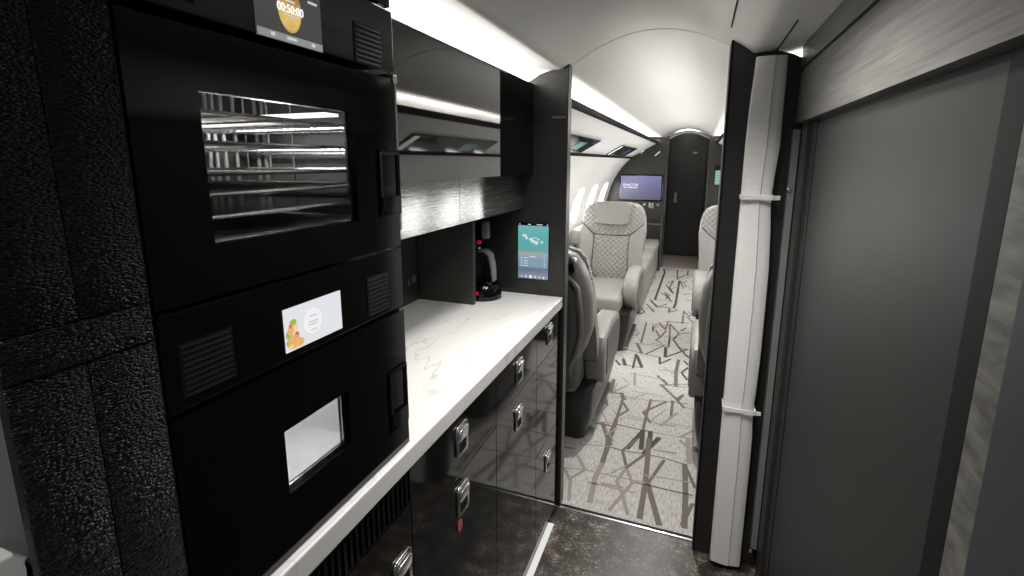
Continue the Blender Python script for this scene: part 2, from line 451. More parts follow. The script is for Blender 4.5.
SEGS = "Lt -0.5 2.35 -0.36 2.38;Mt -0.36 2.38 -0.28 2.37;Mt -0.28 2.37 -0.17 2.38;Mt -0.17 2.38 -0.07 2.38;Mt -0.07 2.38 0.03 2.36;Lt -0.53 2.12 -0.44 2.14;Lt -0.44 2.14 -0.35 2.14;Lt -0.35 2.14 -0.25 2.14;Mt -0.19 2.13 -0.14 2.13;Mt -0.14 2.13 -0.01 2.13;Mt -0.01 2.13 0.07 2.13;Mw -0.37 2.45 -0.36 2.37;Mw -0.36 2.37 -0.36 2.22;Lw -0.36 2.22 -0.37 2.1;Lw -0.37 2.1 -0.36 1.92;Ln -0.49 2.24 -0.43 2.14;Ln -0.43 2.14 -0.48 2.05;Ln -0.48 2.05 -0.45 1.9;Ln -0.53 2.12 -0.47 2.02;Mn -0.22 2.51 -0.28 2.37;Mn -0.28 2.37 -0.24 2.23;Mn -0.24 2.23 -0.17 2.37;Dn -0.17 2.38 -0.11 2.55;Dn -0.19 2.52 -0.19 2.42;Mw -0.16 2.53 -0.15 2.36;Mw -0.15 2.36 -0.14 2.13;Mw -0.14 2.13 -0.14 1.9;Ln -0.24 2.23 -0.27 2.11;Ln -0.27 2.11 -0.23 2.02;Ln -0.23 2.02 -0.19 1.9;Ln -0.2 2.12 -0.23 2.02;Ln -0.23 2.02 -0.27 1.9;Ln -0.24 2.23 -0.2 2.12;Mn -0.07 2.36 -0.13 2.14;Mw -0.13 2.14 -0.06 1.89;Mw 0.03 2.36 0.04 2.12;Mw 0.04 2.12 0.04 1.91;Mn 0.03 2.36 0.08 2.19;Mn 0.07 2.07 0.03 1.92;Lt -0.46 2.61 -0.35 2.62;Dt -0.35 2.62 -0.21 2.61;Dt -0.21 2.61 -0.14 2.61;Lt -0.14 2.61 -0.05 2.61;Lt -0.05 2.61 0.08 2.62;Mw -0.43 2.61 -0.35 2.4;Lt -0.46 2.36 -0.35 2.38;Mt -0.35 2.38 -0.27 2.37;Mn -0.38 3.02 -0.36 2.93;Mn -0.36 2.93 -0.36 2.67;Mn -0.36 2.67 -0.37 2.54;Mw -0.36 2.67 -0.36 2.42;Mn -0.35 2.89 -0.31 2.81;Mn -0.31 2.81 -0.35 2.73;Mt -0.48 2.99 -0.38 3.01;Mn -0.48 2.98 -0.44 2.82;Ln -0.44 2.82 -0.47 2.72;Mn -0.46 3.02 -0.46 3.21;Mn -0.19 3.0 -0.2 2.77;Mn -0.2 2.77 -0.2 2.6;Dw -0.2 2.6 -0.26 2.4;Dw -0.2 2.6 -0.19 2.42;Dw -0.16 2.61 -0.15 2.46;Dw -0.11 2.56 -0.17 2.39;Mt -0.2 2.99 -0.1 3.01;Mt -0.1 3.01 0.03 3.02;Mn -0.1 3.0 -0.22 2.82;Mn -0.22 2.82 -0.17 2.71;Mn -0.06 3.03 -0.06 2.8;Mn -0.14 3.24 -0.03 3.04;Mn -0.03 3.04 0.01 2.96;Mn -0.0 3.14 -0.03 3.04;Mn -0.14 3.33 -0.11 3.27;Mn -0.06 3.36 -0.05 3.26;Mt -0.14 3.24 0.01 3.31;Lw 0.04 2.61 0.05 2.38;Ln -0.0 2.58 0.05 2.5;Ln 0.08 2.73 -0.0 2.61;Dt -0.47 3.81 -0.3 3.75;Dt -0.3 3.75 -0.19 3.73;Dn -0.14 3.76 0.01 3.98;Dw -0.16 3.96 -0.15 3.75;Mn -0.16 4.59 -0.14 4.17;Dn -0.14 4.21 -0.14 3.97;Dn -0.09 4.25 -0.11 4.17;Dn -0.11 4.17 -0.05 3.97;Dn -0.05 3.97 0.02 3.8;Dn -0.05 3.97 0.01 3.98;Dn -0.37 3.73 -0.36 3.45;Dw -0.36 3.7 -0.3 3.49;Dt -0.48 3.49 -0.3 3.48;Dw -0.45 3.59 -0.42 3.48;Dn -0.5 3.55 -0.46 3.47;Mw -0.39 3.97 -0.33 3.76;Mn -0.3 3.75 -0.17 4.01;Mt -0.42 3.96 -0.19 3.98;Mn -0.37 4.55 -0.36 3.99;Mn -0.27 4.36 -0.22 4.18;Mn -0.22 4.18 -0.25 4.1;Mn -0.25 4.1 -0.2 4.05;Mn -0.18 4.38 -0.22 4.18;Mn -0.25 4.55 -0.19 4.4;Mn -0.12 4.48 -0.07 4.34;Mn -0.07 4.34 0.01 4.38;Mn -0.07 4.34 -0.11 4.18;Dn -0.19 3.73 -0.18 3.6;Dn -0.18 3.6 -0.11 3.72;Mw -0.05 3.73 -0.06 3.49;Mw -0.06 3.49 -0.05 3.25;Mt -0.18 3.49 -0.02 3.5;Dn -0.02 3.5 0.02 3.6;Dn -0.02 3.49 0.02 3.38;Dn -0.01 3.72 0.02 3.65;Mn -0.18 3.38 -0.11 3.26;Mn -0.15 3.24 -0.04 3.07;Mn -0.0 3.14 -0.04 3.06;Mt -0.15 3.24 0.02 3.26;Mw -0.46 3.2 -0.45 3.02;Mt -0.49 3.0 -0.38 3.02;Mw -0.38 3.02 -0.35 2.94;Dw -0.37 7.04 -0.34 6.71;Dw -0.35 6.7 -0.36 5.38;Dn -0.19 7.02 -0.17 6.45;Dn -0.27 6.2 -0.21 6.36;Dn -0.21 6.36 -0.24 6.0;Dn -0.24 6.0 -0.18 5.71;Dn -0.17 6.45 -0.08 6.76;Dn -0.24 6.62 -0.11 6.67;Dw -0.14 6.39 -0.14 5.28;Mn -0.13 6.39 -0.08 6.0;Mn -0.05 6.42 -0.11 6.26;Dw -0.14 5.31 -0.15 5.13;Dn -0.05 7.07 -0.05 6.73;Dn -0.05 6.73 0.02 6.72;Dw -0.4 5.34 -0.32 5.11;Dn -0.32 5.09 -0.23 5.25;Dn -0.28 5.73 -0.19 5.37;Dn -0.25 5.45 -0.22 5.64;Dn -0.43 5.17 -0.34 4.96;Dn -0.36 4.95 -0.33 4.92;Dn -0.19 5.09 -0.19 4.95;Dn -0.19 4.95 -0.11 5.07;Mn -0.05 5.07 -0.05 4.64;Mn -0.01 5.04 0.04 4.97;Mn 0.04 4.97 -0.01 4.86;Mn -0.01 4.86 0.04 4.71;Dn -0.47 5.0 -0.42 4.88;Dn -0.42 4.88 -0.46 4.78;Mn -0.26 4.6 -0.19 4.41;Mn -0.19 4.41 -0.18 4.63;Mn -0.16 4.59 -0.11 4.44;Dt -0.36 5.36 -0.18 5.4;Dt -0.32 5.09 -0.14 5.13;Dn -0.29 6.12 -0.2 5.76"
bm = BM(); bx(bm, -1.16, .80, 1.868, YT-.02, -.03, .004)
mi = {'D': 1, 'M': 2, 'L': 3}; wd = {'w': .026, 'n': .017, 't': .009}
def stroke(bm, c, wk, x0, y0, x1, y1, k):
    d = Vector((x1-x0, y1-y0)); L = d.length
    if L < .01: return
    d /= L; n = Vector((-d.y, d.x))*wd[wk]/2; z = .0043 + .00002*(k % 25)
    e = d*wd[wk]*.3
    x0 -= e.x; y0 -= e.y; x1 += e.x; y1 += e.y
    y0 = max(y0, 1.871); y1 = max(y1, 1.871)
    vs = [bm.verts.new((x0+n.x, y0+n.y, z)), bm.verts.new((x1+n.x, y1+n.y, z)), bm.verts.new((x1-n.x, y1-n.y, z)), bm.verts.new((x0-n.x, y0-n.y, z))]
    f = bm.faces.new(vs); f.material_index = mi[c]
for k, s in enumerate(SEGS.split(';')):
    h, *r = s.split(); stroke(bm, h[0], h[1], *map(float, r), k)
for k in range(85):        # fainter short branches woven between the bold ones
    x = -.46+random.random()*.48; y = 1.98+random.random()*5.1; a = random.choice((0, 0, PI/3, 2*PI/3, PI/2))+random.uniform(-.12, .12); L = .08+random.random()*.15
    stroke(bm, 'L' if y < 4 else random.choice('LMD'), random.choice('ntt'), x, y, max(-.47, min(.06, x+L*math.cos(a))), min(7.1, y+L*math.sin(a)), k)
for k in range(150):       # the same broken-branch figure carried on under the seats
    side = random.choice((-1, 1)); x = (-.55-random.random()*.55) if side < 0 else (.12+random.random()*.6)
    y = 1.95+random.random()*5.1; a = random.choice((0, PI/2, random.random()*PI)); L = .08+random.random()*.16
    stroke(bm, random.choice('DMML'), random.choice('wnnt'), x, y, x+L*math.cos(a), y+L*math.sin(a), k)
cp = obj('carpet', bm, CARPET, mats=[CARPET, CSTROKE['D'], CSTROKE['M'], CSTROKE['L']])
tag(cp, 'pale grey cabin carpet with broken dark branch-like lines', 'carpet')

# ------------------------------------------------------------------ bulkheads
def bulkhead(name, x0, x1, y0, y1, mat, zfn, label=None, z0=0):
    n = 14; top = [(x0+(x1-x0)*i/n) for i in range(n+1)]
    poly = [(x0, z0), (x1, z0)] + [(x, zfn(x)) for x in reversed(top)]
    return struct(name, prism(BM(), poly, lambda u, v, w: (u, w, v), y0, y1), mat, label)
RF = 1.083; ZF = .764
def hull_z(u): return ZF + math.sqrt(max(RF*RF-u*u, .0)) if u < RF else ZF
def btop(x):
    u = abs(x-XC)
    pts = [(0, 1.86), (.29, 1.872), (.33, 1.848), (.40, 1.838), (.46, 1.803), (.6, 1.73), (1.06, 1.0)]
    if x > XC: pts = [(0, 1.9), (.255, 1.893), (.29, 1.884), (.34, 1.853), (.40, 1.845), (.46, 1.82), (.6, 1.73), (1.06, 1.0)]
    for (a, za), (b, zb) in zip(pts, pts[1:]):
        if u <= b: return min(za + (zb-za)*(u-a)/(b-a), ceil_z(u)+.004)
    return 1.0
bulkhead('wall_front', -1.245, -.484, YB, YB+.042, WOOD_B, btop, 'dark veneer bulkhead on the left of the cabin opening')
bulkhead('wall_front.001', .079, .90, 1.80, YB+.042, WOOD_B, btop, 'dark bulkhead on the right of the cabin opening')
struct('trim_6', bx(BM(), -.484, -.476, YB-.006, YB+.046, 0, 1.862, bev=.002), WOOD_B, 'thin edge of the left bulkhead')
struct('trim_7', bx(BM(), .072, .080, 1.798, YB+.046, 0, 1.886, bev=.002), BLACK_MATTE)
o = obj('wall_bar', bx(BM(), -.541, -.486, YB-.006, YB-.0002, 1.6625, 1.672, bev=.002), pmat('dull_grey', (.09, .09, .088), .4))  # plain grey bar set flat on the bulkhead
tag(o, 'slim grey bar high on the left bulkhead edge', 'plate')

# ------------------------------------------------------------------ galley left: back wall and column
struct('wall_left', bx(BM(), -1.06, -1.02, .18, YB, 0, 1.75), WOOD, 'dark veneer back wall of the galley counter')
struct('wall_left.001', bx(BM(), -.66, -.60, -.3, .302, 0, 1.95), GREYWALL, 'plain grey wall at the far left edge')
t = thing('upholstered_column', 'black woven-leather padded column at the left edge beside the ovens', 'column', (-.51, .245, 0))
pads = [(.960, 1.325), (1.363, 1.95), (0, .955)]
for k, (a, b) in enumerate(((0, .70), (.702, 1.3245), (1.3635, 1.96))):
    bm = BM()
    bx(bm, -.511, XF, .187, .2438, a, b, bev=.0015); bx(bm, -.511, XF, .2442, .302, a, b, bev=.0015)
    obj('padded_panel', bm, FABRIC, t, smooth=True)
obj('band', bx(BM(), -.512, XF+.001, .1865, .3025, 1.325, 1.363, bev=.0025, seg=3), FABRIC, t, smooth=True)
# white handle seen at the bottom left corner
t = thing('door_latch', 'white handle on a black bracket in the bottom left corner', 'handle', (-.59, .21, 1.0))
bm = BM(); prism(bm, [(.150, 1.148), (.200, 1.142), (.209, 1.130), (.203, 1.122), (.206, 1.09), (.200, 1.02), (.150, 1.02)], lambda u, v, w: (w, u, v), -.596, -.572, .003)
obj('grip', bm, pmat('white_plastic', (.8, .8, .78), .35), t)
obj('bracket', prism(BM(), [(.196, 1.02), (.196, 1.124), (.207, 1.126), (.216, 1.112), (.219, 1.08), (.218, 1.02)], lambda u, v, w: (w, u, v), -.5995, -.580, .002), BLACK_GLASS, t)

# ------------------------------------------------------------------ oven tower
def louvre(parent, y0, y1, z0, z1, n, x=XF):
    bm = BM(); bx(bm, x+.0002, x+.0012, y0, y1, z0, z1)
    g = obj('vent_grille', bm, BLACK_MATTE, parent, label='black louvred vent')
    bm = BM()
    for k in range(n):
        z = z0 + (k+.5)*(z1-z0)/n; h = (z1-z0)/n
        prism(bm, [(x+.001, z-h*.25), (x+.0022, z-h*.30), (x+.001, z+h*.25)], lambda u, v, w: (u, w, v), y0+.003, y1-.003)
    obj('slat', bm, BLACK_MATTE, g)
def frame_bm(y0, y1, z0, z1, wy0, wy1, wz0, wz1, x0, x1):
    bm = BM()
    bx(bm, x0, x1, y0, wy0, z0, z1); bx(bm, x0, x1, wy1, y1, z0, z1)
    bx(bm, x0, x1, wy0, wy1, z0, wz0); bx(bm, x0, x1, wy0, wy1, wz1, z1)
    return bm
def pull(parent, y0, y1, z0, z1, x=XF):
    g = obj('handle', frame_bm(y0, y1, z0, z1, y0+.006, y1-.004, z0+.030, z1-.006, x, x+.003), BLACK_MATTE, parent, label='black recessed pull handle')
    bm = BM()
    prism(bm, [(y0, z0+.03), (y0+.004, z0+.006), (y0+.014, z0), (y1-.004, z0), (y1, z0+.006), (y1, z0+.03)], lambda u, v, w: (w, u, v), x+.0005, x+.005)
    obj('latch', bm, BLACK_GLASS, g)
    obj('rim', frame_bm(y0-.002, y1+.001, z0-.003, z1+.002, y0, y1-.001, z0-.001, z1, x, x+.004), SATIN if False else BLACK_GLASS, g)

# upper oven
t = thing('convection_oven', 'tall black built-in oven with wire racks, glowing lamp and timer display above', 'oven', (-.70, .52, 1.235))
CP = XF+.0002
box('control_panel', BLACK, t, -.90, CP, YO, YE+.001, 1.648, 1.747, bev=.002)
box('top_trim', BLACK, t, -.90, CP-.002, YO, YE, 1.752, 1.93, bev=.002)
wy0, wy1, wz0, wz1 = .378, .626, 1.408, 1.574
door = obj('door', frame_bm(YO, YE, 1.352, 1.638, wy0, wy1, wz0, wz1, XF-.012, XF), BLACK, t)
box('window_pane', OVENGLASS, door, XF-.008, XF-.005, wy0-.002, wy1+.002, wz0-.002, wz1+.002)
obj('inner_frame', frame_bm(wy0-.02, wy1+.02, wz0-.015, wz1+.015, wy0-.003, wy1-.004, wz0+.001, wz1+.002, XF-.017, XF-.0125), STEEL, door)
pull(door, .682, .7375, 1.412, 1.518)
obj('hinge', bx(BM(), XF-.01, XF+.004, YE-.006, YE+.004, 1.632, 1.646, bev=.002), CHROME, door)
cav = BM()
cx0, cx1, cy0, cy1, cz0, cz1 = -.88, XF-.018, .34, .76, 1.385, 1.63
bx(cav, cx0-.01, cx0, cy0-.01, cy1+.01, cz0-.01, cz1+.01)
bx(cav, cx0, cx1, cy0-.01, cy0, cz0-.01, cz1+.01); bx(cav, cx0, cx1, cy1, cy1+.01, cz0-.01, cz1+.01)
bx(cav, cx0, cx1, cy0, cy1, cz0-.01, cz0); bx(cav, cx0, cx1, cy0, cy1, cz1, cz1+.01)
obj('cavity', cav, OVENWALL, t)
box('lamp', OVENLAMP, t, -.84, -.60, .68, .715, 1.578, 1.583)
def rack(z, tray=False):
    bm = BM(); r = .0016
    x0, x1, y0, y1 = -.86, XF-.028, .365, .735
    for y in (y0, y1): tube(bm, [(x0, y, z), (x1, y, z)], .0026, 6)
    for x in (x0, x1): tube(bm, [(x, y0, z), (x, y1, z)], .0026, 6)
    if tray:
        bx(bm, x0+.01, x1-.012, y0+.006, y1-.006, z-.004, z-.002)
        obj('tray', bm, STEEL, t)
    else:
        n = 22
        for k in range(1, n):
            x = x0+(x1-x0)*k/n; tube(bm, [(x, y0, z), (x, y1, z)], r, 5)
        for k in range(1, 5):
            y = y0+(y1-y0)*k/5; tube(bm, [(x0, y, z-.002), (x1, y, z-.002)], r, 5)
        obj('wire_rack', bm, CHROME, t, smooth=True)
bm = BM()
for x, y in [(-.865, q) for q in (.668, .682, .700, .726)] + [(q, .755) for q in (-.84, -.82, -.548, -.536)]:
    obj('rack_post', tube(BM(), [(x, y, cz0), (x, y, cz1)], .0036, 8), RODM, t, smooth=True)
for z, tr in ((1.556, False), (1.522, False), (1.487, True), (1.462, False), (1.436, True), (1.404, False)): rack(z, tr)
for y in (.747,):
    bm = BM()
    for x in (-.86, -.80, -.74, -.60, -.548): tube(bm, [(x, y, cz0), (x, y, cz1)], .003, 6)
    for z in (1.42, 1.462, 1.522, 1.57): tube(bm, [(-.88, y, z-.006), (-.545, y, z-.006)], .0022, 6)
    obj('side_rail', bm, CHROME, t, smooth=True)
louvre(t, .636, .704, 1.650, 1.708, 8, CP)
louvre(t, .315, .384, 1.660, 1.715, 8, CP)
scr = box('screen', emis('display_dark_grey', (.055, .055, .055), 1), t, CP, CP+.0015, .459, .567, 1.648, 1.718)
xs_ = CP+.0016
obj('button_bar', bx(BM(), xs_, xs_+.0004, .4595, .5665, 1.6485, 1.6575), emis('display_grey', (.26, .26, .27), 1), scr)
obj('drink_picture', disc(BM(), (xs_, .512, 1.690), .019, .0006, 'x', 28, .029), gradient_emis('display_amber', [(0, (.60, .30, .04)), (.35, (.80, .55, .15)), (.7, (.72, .45, .10)), (1, (.30, .12, .03))], 'Z', .428, .484, .9, .35), scr)
obj('timer_digits', text_bm('00:50:00', .0145, lambda u, v, w: (xs_+.0008+w, .513+u, 1.6885+v), xs=.86), TVTXT, scr)
DCAP = emis('display_caption', (.6, .6, .6), 1)
for (y, z, wy, wz) in ((.552, 1.7065, .008, .0014), (.512, 1.6535, .008, .0016), (.482, 1.6535, .003, .002), (.549, 1.6535, .003, .002), (.512, 1.6985, .009, .0012), (.514, 1.6815, .013, .0008)):
    obj('caption', bx(BM(), xs_+.0006, xs_+.001, y-wy, y+wy, z-wz, z+wz), DCAP, scr)
bm = BM(); 
for k in range(28):
    a = 2*PI*k/28; b = 2*PI*(k+1)/28
    prism(bm, [(.0085*math.cos(a), .0062*math.sin(a)), (.0095*math.cos(a), .0072*math.sin(a)), (.0095*math.cos(b), .0072*math.sin(b)), (.0085*math.cos(b), .0062*math.sin(b))], lambda u, v, w_: (w_, .512+u, 1.672+v), xs_+.0006, xs_+.0009)
obj('dial_ring', bm, emis('display_ring', (.8, .7, .5), .8), scr)

# lower oven (microwave)
t = thing('microwave_oven', 'black built-in microwave oven with a lit mesh window, standing on the worktop', 'oven', (-.70, .52, ZC))
box('control_panel', BLACK, t, -.90, XF, YO, YE, 1.239, 1.347, bev=.0015)
box('seam', BLACK_MATTE, t, -.55, XF-.011, YO, YE, 1.20, 1.2385)  # filler blocks added so the cavity light cannot leak out
box('seam', BLACK_MATTE, t, -.55, XF-.0205, YO, .390, ZC+.002, 1.20)
box('seam', BLACK_MATTE, t, -.55, XF-.0205, .67, YE, ZC+.002, 1.20)
wy0, wy1, wz0, wz1 = .446, .575, 1.050, 1.143
door = obj('door', frame_bm(YO, YE, ZC+.002, 1.230, wy0, wy1, wz0, wz1, XF-.010, XF), BLACK, t)
obj('window_frame', frame_bm(wy0-.006, wy1+.006, wz0-.006, wz1+.006, wy0+.001, wy1-.008, wz0+.005, wz1-.001, XF-.016, XF-.0105), BLACK_GLASS, door)
for nm, a in (('side_bead', (wy1-.004, wy1-.002, wz0+.004, wz1)), ('side_bead', (wy1-.009, wy1-.008, wz0+.006, wz1)), ('lower_bead', (wy0, wy1, wz0+.001, wz0+.0025)), ('lower_bead', (wy0, wy1-.008, wz0+.006, wz0+.007))):
    obj(nm, bx(BM(), XF-.0105, XF-.008, *a), STEEL, door)
box('window_pane', OVENGLASS, door, XF-.005, XF-.003, wy0, wy1, wz0, wz1)
bm = BM()
bx(bm, -.80, -.795, .395, .665, .995, 1.195); bx(bm, -.795, XF-.0203, .395, .40, .995, 1.195); bx(bm, -.795, XF-.0203, .66, .665, .995, 1.195)
bx(bm, -.795, XF-.0203, .40, .66, .995, 1.0); bx(bm, -.795, XF-.0203, .40, .66, 1.19, 1.195)
obj('cavity', bm, MWALL, t)
box('mesh_screen', MESHSCR, door, XF-.020, XF-.017, wy0-.006, wy1+.006, wz0-.006, wz1+.006)
pull(door, .681, .733, 1.014, 1.126)
louvre(t, .322, .386, 1.251, 1.312, 9)
louvre(t, .634, .694, 1.246, 1.312, 9)
scr = box('screen', emis('display_white', (.80, .83, .87), .92), t, XF, XF+.0015, .4605, .5695, 1.2495, 1.309)
xs_ = XF+.0016
for nm, col, blobs in (('picture_orange', (.80, .42, .16), ((.474, 1.262, .011, .010), (.484, 1.258, .008, .006), (.470, 1.278, .006, .006))),
                       ('picture_green', (.36, .45, .10), ((.466, 1.273, .005, .006), (.475, 1.288, .006, .005), (.464, 1.262, .003, .004))),
                       ('picture_red', (.65, .12, .08), ((.480, 1.270, .004, .004), (.470, 1.284, .003, .003))),
                       ('picture_yellow', (.85, .65, .25), ((.478, 1.281, .005, .005), (.468, 1.256, .005, .003)))):
    bm = BM()
    for (y, z, a, b) in blobs: disc(bm, (xs_, y, z), a, .0006, 'x', 14, b)
    obj(nm, bm, emis(nm, col, 1), scr)
obj('dial', disc(BM(), (xs_+.0003, .510, 1.280), .021, .0006, 'x', 36, .0215), emis('display_dial', (.72, .73, .76), 1), scr)
obj('dial_face', disc(BM(), (xs_+.0008, .510, 1.280), .018, .0006, 'x', 36, .0185), emis('display_dial_face', (.86, .86, .87), 1), scr)
bm = BM()
for (y, z, wy) in ((.510, 1.288, .007), (.510, 1.280, .009), (.510, 1.276, .009), (.510, 1.268, .006)): bx(bm, xs_+.0012, xs_+.0016, y-wy, y+wy, z-.0009, z+.0009)
obj('caption', bm, emis('display_caption_grey', (.55, .56, .58), 1), scr)
# reveal between the two ovens
# ------------------------------------------------------------------ worktop and base cabinets
bm = BM()
bx(bm, -1.02, -.484, .10, YB, .916, ZC, bev=.003)
wt = obj('worktop', bm, MARBLE); tag(wt, 'long white veined marble worktop running under the ovens', 'worktop')

def flap(parent, y, z, h=.040, wy=.060):
    """rounded paddle latch: bezel, paddle and finger recess"""
    hw, hh = wy/2, h
    g = obj('latch', prism(BM(), rrect(hw, hh, .012), lambda u, v, w: (w, y+u, z+v), XD, XD+.005, bev=.0015), STEEL, parent, smooth=True, label='rounded metal paddle latch')
    obj('recess', prism(BM(), rrect(hw*.6, hh*.42, .006), lambda u, v, w: (w, y+u, z-hh*.35+v), XD+.0048, XD+.0056), BLACK_MATTE, g)
    obj('paddle', prism(BM(), rrect(hw*.8, hh*.42, .010), lambda u, v, w: (w + .006*(v/hh), y+u, z+hh*.36+v), XD+.005, XD+.009, bev=.0012), CHROME, g, smooth=True)
    return g
def cabinet(y0, y1, label, fronts, latches):
    t = thing('base_cabinet', label, 'cabinet', ((-.98+XD)/2, (y0+y1)/2, 0), 'base cabinets under the worktop')
    box('body', BLACK_MATTE, t, -.98, XD-.018, y0+.001, y1-.001, .03, .912)
    for i, (a, b) in enumerate(fronts):
        d = box('drawer' if len(fronts) > 1 else 'door', GLOSS_DRAWER, t, XD-.018, XD, y0+.0012, y1-.0012, a+.0012, b-.0012, bev=.0008)
        for (yy, zz) in latches:
            if a < zz < b: flap(d, yy, zz)
    return t
c0 = cabinet(.20, .7235, 'black gloss cabinet under the ovens with a vertical slatted vent along its top', [(.03, .55), (.55, .84), (.84, .912)], [(.683, .714)])
g = obj('vent_grille', bx(BM(), XD, XD+.001, .215, .722, .846, .911), BLACK_MATTE, c0)
bm = BM(); y = .222
while y < .718: bx(bm, XD+.0008, XD+.005, y, y+.006, .848, .909); y += .0145
obj('slat', bm, BLACK, g)
c1 = cabinet(.7235, 1.16, 'black gloss drawer cabinet beside the vented one, with a red tag under its latch', [(.03, .76), (.76, .912)], [(.943, .851), (.943, .693)])
o = obj('red_tag', prism(BM(), rrect(.011, .015, .009), lambda u, v, w: (w, .925+u, .628+v), XD+.001, XD+.003), pmat('tag_red', (.42, .10, .09), .5), c1)
cabinet(1.16, 1.531, 'black gloss cabinet with two latches stacked one above the other', [(.03, .775), (.775, .912)], [(1.345, .853), (1.34, .697)])
cabinet(1.531, YB-.008, 'black gloss cabinet against the bulkhead with latches near its top and its foot', [(.03, .43), (.43, .78), (.78, .912)], [(1.68, .861), (1.678, .331)])
struct('baseboard_left', bx(BM(), -.98, -.515, .10, YB, 0, .0285), BLACK_MATTE)
o = obj('floor_light_strip', bx(BM(), -.497, -.473, .20, 1.735, 0.0002, .004), emis('floor_strip', (1, .98, .94), .75))
tag(o, 'thin white light strip on the floor along the cabinet feet', 'light strip')

# ------------------------------------------------------------------ overhead cabinet
t = thing('overhead_cabinet', 'mirror-gloss overhead cabinet on the left above the counter', 'cabinet', (-.82, 1.29, 1.453))
box('body', BLACK_MATTE, t, -1.019, XG-.018, .78, YB-.001, 1.458, 1.745)
box('door', GLOSS_CAB, t, XG-.018, XG, .78, YB-.001, 1.453, 1.795, bev=.0008)
t = thing('storage_box', 'grey brushed-veneer storage box fixed under the overhead cabinet', 'cabinet', (-.83, 1.29, 1.315))
box('body', WOOD, t, -1.019, XP-.012, .78, YB-.001, 1.317, 1.4525)
for a, b in ((.78, 1.289), (1.291, YB-.001)):
    box('door', WOOD_G, t, XP-.012, XP, a, b, 1.316, 1.4525, bev=.0006)
# partition on the worktop
o = obj('counter_partition', bx(BM(), -1.018, -.775, 1.622, 1.642, ZC, 1.316, bev=.002), WOOD)
tag(o, 'dark veneer panel standing on the worktop under the storage box', 'partition')
t = thing('wall_outlet', 'small socket plate on the back wall behind the ovens', 'socket', (-1.02, 1.57, 1.03))
box('plate', GREYPL, t, -1.0198, -1.016, 1.573, 1.604, 1.033, 1.062, bev=.001)
box('switch', SATIN, t, -1.0198, -1.015, 1.548, 1.556, 1.030, 1.052, bev=.001)
# appliance in the niche
t = thing('coffee_machine', 'black and grey upright appliance with red buttons in the niche beside the partition', 'appliance', (-.80, 1.745, ZC))
bm = BM()
loft(bm, [[(-.79+.075*u*s, 1.745+.075*v*s, z) for u, v in [(math.cos(2*PI*k/24), math.sin(2*PI*k/24)) for k in range(24)]] for z, s in ((ZC, 1), (ZC+.02, 1.0), (ZC+.05, .88), (ZC+.058, .8))])
obj('base', bm, BLACK_GLASS, t, smooth=True)
obj('column', bx(BM(), -.90, -.80, 1.69, 1.81, ZC+.03, 1.29, bev=.012, seg=3), BLACK, t, smooth=True)
bm = BM(); rg = []
for (x, z, hw) in ((-.80, 1.150, .010), (-.775, 1.153, .013), (-.752, 1.135, .014), (-.742, 1.09, .013), (-.738, 1.03, .010)):
    rg.append([(x+.011*math.cos(2*PI*k/12), 1.735+hw*1.3*math.sin(2*PI*k/12), z+.008*math.cos(2*PI*k/12)) for k in range(12)])
loft(bm, rg); obj('arm', bm, pmat('soft_grey', (.17, .17, .185), .35), t, smooth=True)
obj('grip', bx(BM(), -.785, -.757, 1.72, 1.75, 1.200, 1.272, bev=.008, seg=3), pmat('soft_grey_dark', (.16, .16, .18), .4), t, smooth=True)
obj('drip_tray', bx(BM(), -.80, -.74, 1.705, 1.775, 1.018, 1.034, bev=.004), BLACK, t, smooth=True)
bm = BM(); disc(bm, (-.792, 1.715, 1.188), .008, .012, 'y', 16); obj('knob', bm, RED, t)
bm = BM(); disc(bm, (-.785, 1.672, .990), .007, .006, 'y', 16); obj('button', bm, RED, t)
bm = BM(); disc(bm, (-.790, 1.712, 1.165), .0035, .006, 'y', 10); obj('lamp', bm, emis('green_dot', (.1, .8, .3), .4), t)

# touchscreen on the bulkhead
t = thing('wall_tablet', 'portrait touchscreen on the left bulkhead showing an island beach photo', 'screen', (-.611, YB, 1.021))
box('bezel', BLACK_GLASS, t, -.6795, -.5445, YB-.005, YB-.0003, 1.020, 1.257, bev=.0015)
y_ = YB-.0052
s = box('screen', gradient_emis('beach_picture', [(0, (.20, .24, .30)), (.10, (.25, .30, .38)), (.22, (.12, .17, .25)), (.34, (.20, .30, .38)), (.46, (.26, .40, .46)), (.52, (.42, .42, .40)), (.58, (.14, .40, .42)), (.80, (.12, .45, .46)), (1, (.16, .50, .50))], 'Z', .004, .226, .85, .10), t, -.677, -.547, y_-.0004, y_, 1.025, 1.246)
bm = BM()
for (x, z, a, b) in ((-.650, 1.205, .010, .006), (-.640, 1.195, .006, .007), (-.622, 1.190, .009, .006), (-.612, 1.182, .010, .007), (-.598, 1.176, .009, .008), (-.590, 1.190, .007, .003), (-.575, 1.180, .006, .005), (-.605, 1.196, .014, .002)):
    disc(bm, (x, y_-.0006, z), a, .0003, 'y', 12, b)
obj('cloud_shapes', bm, emis('picture_white', (.62, .78, .78), .9), s)
ICW = emis('icon_white', (.75, .80, .85), .95)
for (x, z, r) in ((-.660, 1.034, .003), (-.642, 1.034, .004), (-.622, 1.034, .007), (-.602, 1.034, .004), (-.584, 1.034, .0035), (-.566, 1.033, .0045)): obj('icon', disc(BM(), (x, y_-.0008, z), r, .0003, 'y', 12), ICW, s)
marks = [(x, ww, 1.251, .0015) for x, ww in ((-.669, .003), (-.628, .006), (-.585, .012), (-.552, .003))] + [(-.614, .014, 1.118, .0015)]
for z in (1.112, 1.100, 1.090, 1.079): marks += [(-.6615, .0025, z, .002), (-.643, .009, z, .0012), (-.563, .003, z, .0015)]
